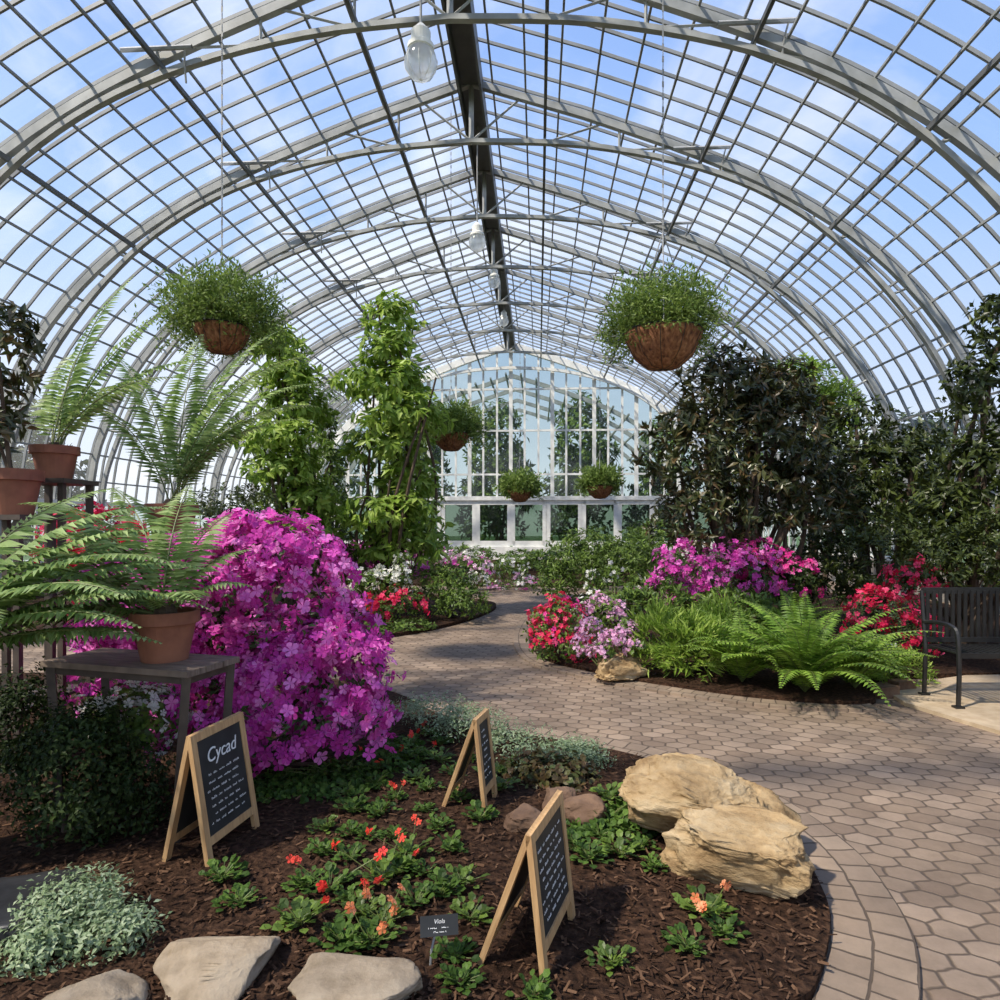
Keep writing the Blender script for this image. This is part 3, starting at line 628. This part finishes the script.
# ---------------------------------------------------------------- bench
bx,by=3.68,5.22
r=add('metal_bench',None,loc=(bx,by,.03),label='black slatted metal park bench on a stone pad',cat='bench')
BL=1.7
add('backrest',mesh('backrest',[box((BL/2,.44,.90),(BL,.04,.05)),box((BL/2,.40,.48),(BL,.03,.04))]+[box((.03+i*(BL-.06)/30,.42,.69),(.028,.012,.42)) for i in range(31)],['black']),r)
add('seat',mesh('seat',[box((.03+i*(BL-.06)/30,.2,.43),(.03,.42,.012)) for i in range(31)]+[box((BL/2,.0,.42),(BL,.03,.04)),box((BL/2,.4,.42),(BL,.03,.04))],['black']),r)
for x in (0.0,BL):
    add('leg',mesh('leg',[tube(cat_rom([(x,.0,0),(x,-.01,.25),(x,.0,.55),(x,.06,.64),(x,.25,.65),(x,.42,.63)],4),.018,.018,6),tube([(x,.42,0),(x,.40,.4),(x,.45,.9)],.018,.018,6),box((x,0,.008),(.07,.06,.016)),box((x,.42,.008),(.07,.06,.016))],['black']),r)
# ---------------------------------------------------------------- big plants
shrub('azalea_bush','large azalea bush covered in vivid magenta blossoms','shrub',
 [(262,602,80,68,4.05),(308,700,76,72,3.9),(190,625,75,75,4.15),(335,650,40,44,4.05),(255,712,80,74,3.85),(135,620,45,62,4.3),(120,680,35,40,4.2),(225,570,45,40,4.1)],
 leaf=('azg',1000,6,.05,.02),fl=('magenta',1350,4,.040),sr=.02)
shrub('azalea_bush','red flowering azalea behind the plant stands','shrub',[(95,550,42,32,5.6),(120,590,40,40,5.5)],leaf=('azg',300,6,.05,.02),fl=('red',170,4,.045))
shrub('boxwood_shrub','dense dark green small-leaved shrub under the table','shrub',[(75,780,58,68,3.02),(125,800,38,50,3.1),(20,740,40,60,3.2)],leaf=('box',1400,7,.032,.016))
shrub('cyclamen_clump','white cyclamen flowers above green leaves','flowering plant',[(130,722,45,26,3.4)],leaf=('mid',150,5,.05,.035),fl=('whitef',44,3,.028))
def colblobs(px,top,bot,w,d,n=7):
    return [(px+rng.normal()*w*.22,top+(bot-top)*i/(n-1),w*(.45+.55*min(1,(i+.6)/3))*rng.uniform(.75,1.15),(bot-top)/n*.75,d+rng.normal()*.15) for i in range(n)]
shrub('climbing_vine','tall column of light green climbing vine leaves','vine',colblobs(388,318,545,46,10.5,8),leaf=('light',950,7,.20,.075),droop=.7,rmin=.2,sr=.04)
shrub('climbing_vine','tall column of light green climbing vine leaves','vine',colblobs(288,348,530,42,10,7),leaf=('light',850,7,.17,.068),droop=.6,rmin=.2,sr=.04)
shrub('climbing_vine','slender leafy green vine beside the azaleas','vine',colblobs(330,430,560,20,11.6,5),leaf=('mid',250,6,.15,.055),droop=.6,rmin=.3,sr=.03)
shrub('rhododendron_tree','broad dark glossy-leaved tree with bronze undersides','tree',
 [(725,402,50,46,8.6),(690,455,45,50,8.5),(765,450,60,60,8.6),(805,500,50,50,8.8),(705,520,52,42,8.5),(778,400,38,38,8.9)],leaf=('dark',1300,8,.15,.05),droop=.1,sr=.05,out=.6,ns=4,rmin=.45)
shrub('leafy_tree','dark leafy tree beside the glass wall','tree',[(850,440,36,40,10),(890,485,55,50,9.8),(850,520,50,50,9.6),(925,460,28,32,10)],leaf=('dark2',700,7,.15,.055),sr=.05,rmin=.3,ns=4)
shrub('leafy_tree','dark broadleaf tree behind the metal bench','tree',[(975,400,26,45,8),(1000,330,26,35,8),(985,480,42,50,7.8),(940,530,45,42,8)],leaf=('dark2',600,7,.13,.05),sr=.045,rmin=.3,ns=4)
shrub('feathery_tree','light green feathery tree behind the dark rhododendron','tree',[(800,388,34,28,13),(835,415,26,34,13)],leaf=('light',330,7,.18,.05),sr=.06,rmin=.3)
shrub('evergreen_shrub','dark evergreen shrub behind the bench','shrub',[(960,565,55,35,7.3),(890,560,55,40,8),(1020,550,50,50,7.2)],leaf=('dark2',1000,7,.08,.03))
shrub('evergreen_shrub','dark evergreen understory shrub beneath the trees','shrub',[(820,575,45,35,9),(770,590,40,28,8.9)],leaf=('dark2',700,7,.09,.035))
shrub('azalea_bush','violet-pink azalea in bloom under the dark tree','shrub',[(690,572,32,26,8),(735,578,40,28,8),(670,590,24,20,7.8)],leaf=('azg',420,6,.05,.02),fl=('magenta',200,4,.040))
shrub('azalea_bush','deep pink azalea beneath tree branches','shrub',[(780,580,34,24,8.3),(755,560,25,18,8.4)],leaf=('azg',250,6,.05,.02),fl=('pink',90,4,.040))
shrub('azalea_bush','red azalea flowers beside the bench','shrub',[(875,622,36,26,6.9),(915,588,24,22,7.2),(905,640,28,22,6.8)],leaf=('azg',400,6,.05,.02),fl=('red',150,4,.036))
shrub('azalea_bush','deep rose-red rounded flower clump at path corner','flowering plant',[(556,628,25,25,7.1),(560,648,28,16,7.0)],leaf=('mid',200,6,.06,.03),fl=[('red',90,4,.032),('pink',25,4,.032)],fgroup='blossoms')
shrub('hydrangea','pale pink rounded hydrangea heads beside the rock','flowering plant',[(590,630,11,10,6.4),(610,643,11,10,6.2),(626,632,9,9,6.35),(600,652,10,8,6.15),(634,648,9,8,6.2),(580,646,9,8,6.4)],leaf=('mid',60,6,.07,.04),fl=('palepink',230,5,.018),stem='stem',sr=.008)
shrub('hydrangea','pale pink hydrangea heads above green leaves','flowering plant',[(600,606,10,9,7.2),(616,614,9,8,7.1),(586,612,8,7,7.2)],leaf=('mid',60,6,.08,.045),fl=('palepink',110,5,.02),stem='stem',sr=.008)
shrub('white_stocks','tall white flower spikes above green foliage','flowering plant',[(594,584,7,12,8.4),(612,580,6,15,8.2),(634,592,8,14,8.0),(648,588,6,12,8.1),(605,612,28,16,7.9)],leaf=('mid',280,6,.08,.03),fl=[('whitef',52,4,.032)],stem='stem')
def groundfern(px,py,scale,label,mat='fern',n=34):
    q=G(px,py,ZB); r=add('fern',None,loc=q,label=label,cat='fern'); bs=[]
    for i in range(n):
        az=2*math.pi*i/n+rng.normal()*.2; el=rad(rng.uniform(45,84)); l=scale*rng.uniform(.75,1.15)
        bs+=frond((0,0,0),az,el,l,rad(rng.uniform(60,95)),int(30),.11*scale,.03*scale,.3,.005,0,1,.1)
    add('fronds',mesh('fronds',bs,[mat,'stem']),r)
groundfern(805,692,1.08,'large bright green sword fern at the path edge',n=54)
groundfern(742,682,.85,'bright green sword fern in the bed',n=38)
groundfern(855,688,.8,'bright green sword fern beside the bench')
groundfern(780,655,.98,'bright green fern behind larger ferns')
shrub('leafy_perennial','upright narrow-leaved green perennial clump','perennial',[(660,645,34,34,6.4),(692,652,32,34,6.2),(718,640,26,34,6.6)],leaf=('light',560,6,.13,.022),out=1.6,droop=-.9,stem='stem',rmin=.3)
shrub('leafy_perennial','bright green mass of foliage beneath the pink azaleas','perennial',[(725,620,48,26,7.4),(655,612,40,24,7.5)],leaf=('mid',520,6,.10,.035),out=.9,stem='stem')
shrub('leafy_perennial','low green foliage beneath red azalea','perennial',[(900,670,28,18,6.1),(868,660,25,18,6.3)],leaf=('light',240,6,.07,.02),out=.9,stem='stem')
shrub('green_shrub','mid green airy shrub beside the far path','shrub',[(585,560,38,28,11),(630,565,35,30,10.5),(560,585,26,18,11)],leaf=('mid',800,7,.10,.03),rmin=.4)
shrub('green_shrub','bushy green shrub near the gable windows','shrub',[(655,550,32,28,14),(610,562,40,16,15)],leaf=('mid',600,7,.14,.045),rmin=.4)
shrub('azalea_bush','magenta azalea beyond the path','shrub',[(360,565,32,17,11.5),(400,566,26,13,12)],leaf=('azg',250,6,.07,.03),fl=('magenta',170,4,.055))
shrub('green_shrub','dark green shrub below the vine','shrub',[(310,560,50,35,10.5),(340,590,30,22,10),(230,540,60,50,9)],leaf=('dark2',900,7,.10,.035))
shrub('white_stocks','white flower spikes above green leaves','flowering plant',[(380,582,30,11,9.8),(403,571,7,22,9.7)],leaf=('mid',200,6,.07,.03),fl=('whitef',60,4,.034))
shrub('geranium_clump','bright red flowering clump beside the path','flowering plant',[(395,606,30,14,9.6),(372,612,16,10,9.4)],leaf=('mid',240,6,.06,.03),fl=('red',60,4,.042))
shrub('green_shrub','rounded bright green mound at the path bend','shrub',[(445,588,32,20,10.4),(462,604,26,15,10)],leaf=('mid',500,7,.08,.028))
shrub('pansy_clump','mixed pink and white flowers near far path','flowering plant',[(465,568,26,10,14),(515,588,24,9,15),(440,560,20,8,14)],leaf=('mid',260,6,.08,.03),fl=[('palepink',45,4,.042),('magenta',22,4,.042),('whitef',26,4,.042)])
shrub('ground_cover','low green edging plants along the path','ground cover',[(370,634,28,9,8.9),(410,628,24,8,9.2),(345,625,22,12,9.1)],leaf=('mid',330,6,.07,.03))
shrub('green_shrub','row of green shrubs in the bed below the windows','shrub',[(460,560,40,12,20),(520,564,40,11,20),(420,560,30,18,18),(560,560,40,12,21)],leaf=('mid',800,7,.16,.06))
shrub('white_lilies','tall white lily flowers in the far bed','flowering plant',[(492,575,8,12,15.5),(508,572,6,12,15.6),(524,578,8,9,15.8),(480,582,10,7,15)],leaf=('mid',120,6,.1,.04),fl=('whitef',50,4,.045))
for i,(x,y,h,rr) in enumerate([(-9,34,8.5,1.7),(-4.5,33.5,8,1.7),(-.2,33.5,7.5,1.7),(4.2,33.5,8,1.7),(8.6,34,7,1.7),(13.6,35,8,1.7),(14,22,5,2.5),(14.3,15,5.5,2.3),(14,8.5,5,2.3),(-15.5,14,5,2.4),(-16,21,5.5,2.4),(-15,7,4.5,2.4)]):
    r=add('palm_house_tree' if i<6 else 'garden_tree',None,loc=(x,y,-.12),label='leafy green tree beyond the glass',cat='tree')
    bb=[[0,0,h*.72,rr*.8,rr*.8,h*.3],[rr*.25,0,h*.45,rr*.8,rr*.7,h*.28],[-rr*.25,0,h*.3,rr*.9,rr*.7,h*.3]]
    add('trunk',mesh('trunk',stems(bb,.12,n=1),['bark']),r); add('foliage',mesh('foliage',[sprigs(bb,620,6,.42,.16,.6,.3,jit=.1)],['mid' if i<6 else 'dark2']),r)
# ---------------------------------------------------------------- near bed plants
def rosette(k,ll,lw,tpl=1,el=(10,60)):
    az=rng.uniform(0,2*math.pi,k); e=np.radians(rng.uniform(el[0],el[1],k)); Y=np.stack([np.cos(e)*np.cos(az),np.cos(e)*np.sin(az),np.sin(e)*.6],1)
    rr=rng.uniform(.2,2.2,k)*ll; P=np.stack([np.cos(az)*rr*np.cos(e),np.sin(az)*rr*np.cos(e),rr*np.sin(e)*.6],1); P[:,2]+=.008
    Nn=np.stack([-np.sin(e)*np.cos(az),-np.sin(e)*np.sin(az),np.cos(e)],1)+rng.normal(size=(k,3))*.3
    s=rng.uniform(.6,1.15,k); b=inst(RV if tpl else LV,RF if tpl else LF,P,Y,Nn,lw*s,ll*s); b[0][:,2]=np.maximum(b[0][:,2],.002)
    return [b]+[tube([(0,0,-.01),p*.5+np.array([0,0,.005]),p],.002,.0015,3,1) for p in P[::2]]
lm=[mesh('leaves',rosette(60,.031,.024),['bed','stem']) for _ in range(4)]+[mesh('leaves',rosette(50,.036,.025),['mid','stem']) for _ in range(2)]
def fblk(n,sz,h,R=.055):
    P=rng.normal(size=(n,3))*R; P[:,2]=h+rng.uniform(-.03,.02,n); Nn=rng.normal(size=(n,3))*.5+np.array([.1,-.7,.7]); 
    k=3; P2=np.repeat(P,k,0)+rng.normal(size=(n*k,3))*sz*.45; N2=np.repeat(Nn,k,0)+rng.normal(size=(n*k,3))*.3
    return [inst(FV,FF,P2,rng.normal(size=P2.shape),N2,sz,sz)]+[tube([(0,0,0),(p[0]*.5,p[1]*.5,h*.5),p],.002,.0015,3,1) for p in P]
fo=[mesh('blossoms',fblk(3,.015,.09),['orange','stem']) for _ in range(3)]; fp=mesh('blossoms',fblk(3,.015,.08),['peach','stem'])
small=[(240,905,0),(222,880,0),(325,855,0),(352,812,0),(384,880,1),(362,915,1),(372,945,2),(330,890,1),(428,790,0),(438,828,0),(462,885,0),(300,925,0),(480,820,0),(600,838,0),(640,850,0),(575,848,0),(612,965,0),(705,915,2),(722,935,0),(688,950,0),(535,997,0),(462,985,0),(405,760,1),(430,735,1),(395,800,1),(375,785,0),(450,850,0),(350,835,0),(410,855,1),(470,920,0),(305,888,0),(415,905,0),(618,830,0),(655,868,0),(500,790,0),(440,762,0),(395,838,0),(350,860,0),(380,815,0),(460,800,0),(325,830,0),(620,855,0),(590,860,0),(425,875,0),(455,960,0),(345,945,0),(520,770,0),(610,800,0),(440,895,0),(375,770,1),(400,870,0),(352,900,0),(385,925,2),(415,780,0),(455,775,0),(470,760,0),(425,812,0),(370,838,0),(345,795,0),(492,775,0),(440,745,0),(410,745,0)]
for i,(px,py,f) in enumerate(small):
    q=G(px,py,ZB); sc=rng.uniform(.85,1.35)*(1.15 if px>680 else 1)
    r=add('bedding_plant',None,loc=q,rz=rng.uniform(0,6),label=['low leafy green bedding plant in bark mulch','bedding plant with coral-red flowers in mulch','bedding plant with peach flowers in mulch'][f],cat='bedding plant',group='bedding plants in the mulch')
    r.scale=(sc,sc,sc); add('leaves',lm[i%6],r)
    if f: add('blossoms',fo[i%3] if f==1 else fp,r)
for (pb,lab,mt) in (([(75,905,50,20,2.35),(115,930,38,18,2.25),(40,950,42,22,2.2)],'silvery green creeping ground cover mat','silver'),
                  ([(430,712,45,12,4.6),(470,722,40,12,4.4),(510,742,40,12,4.2)],'silver-green ground cover along the bed edge','silver'),
                  ([(575,755,34,10,4.0),(540,762,30,9,3.9)],'low silver-green plants at the path edge','silver')):
    shrub('ground_cover',lab,'ground cover',pb,leaf=(mt,700,6,.026,.012),stem='stem',sr=.004,rmin=.3)
shrub('heuchera','bronze and green leafed mound in the bed','perennial',[(555,778,36,20,3.75),(530,771,22,14,3.8)],leaf=('bronze',170,6,.045,.036),tpl=1,stem='stem',sr=.004,rmin=.3)
shrub('leafy_perennial','dark green leafy plants along the azalea base','perennial',[(330,795,50,20,3.65),(390,765,40,20,4.0),(280,805,40,20,3.6)],leaf=('bed',420,6,.04,.026),tpl=1,stem='stem',sr=.004,rmin=.3)
shrub('leafy_perennial','trailing green leaves beside the boulder','perennial',[(622,835,36,13,3.2),(592,848,28,12,3.15)],leaf=('bed',190,6,.04,.026),tpl=1,stem='stem',sr=.004,rmin=.3)
# ---------------------------------------------------------------- light
sun=bpy.data.lights.new('sun','SUN'); sun.energy=7.5; sun.angle=math.radians(2.2); sun.color=(1,.90,.76)
so=bpy.data.objects.new('sun',sun); COL.objects.link(so)
dirn=Vector((.66,.42,-1.0)); so.rotation_euler=dirn.to_track_quat('-Z','Y').to_euler()
w=bpy.data.worlds.new('sky'); bpy.context.scene.world=w; w.use_nodes=True; nt=w.node_tree; nt.nodes.clear()
o=nt.nodes.new('ShaderNodeOutputWorld'); bg=nt.nodes.new('ShaderNodeBackground'); tc=nt.nodes.new('ShaderNodeTexCoord')
mp=N(nt,'ShaderNodeMapping'); mp.inputs['Scale'].default_value=(1,1,1.8); nt.links.new(tc.outputs['Generated'],mp.inputs[0])
nz=N(nt,'ShaderNodeTexNoise',i_Scale=2.4,i_Detail=7.0,i_Roughness=.55,i_Distortion=.6); nt.links.new(mp.outputs[0],nz.inputs[0])
rc=ramp(nt,[(.02,.02,.02),(.85,.85,.85)],[.46,.74]); nt.links.new(nz.outputs[0],rc.inputs[0])
sx=N(nt,'ShaderNodeSeparateXYZ'); nt.links.new(tc.outputs['Generated'],sx.inputs[0])
rb=ramp(nt,[(.84,.88,.93),(.33,.52,.88),(.13,.29,.76)],[0.0,.38,.85]); nt.links.new(sx.outputs[2],rb.inputs[0])
mx=N(nt,'ShaderNodeMixRGB'); nt.links.new(rc.outputs[0],mx.inputs[0]); nt.links.new(rb.outputs[0],mx.inputs[1]); mx.inputs[2].default_value=(1,.985,.96,1)
nt.links.new(mx.outputs[0],bg.inputs[0]); bg.inputs[1].default_value=1.25; nt.links.new(bg.outputs[0],o.inputs[0])
bpy.context.scene.view_settings.view_transform='Standard'
# ---------------------------------------------------------------- camera
cam=bpy.data.cameras.new('camera'); cam.lens=F_/1000*36; cam.sensor_width=36; cam.shift_y=(HZ-500)/1000; cam.clip_end=300
co=bpy.data.objects.new('camera',cam); COL.objects.link(co); co.location=(0,0,CH); co.rotation_euler=(math.pi/2,0,0)
bpy.context.scene.camera=co
print('done',sum(len(m.polygons) for m in bpy.data.meshes))
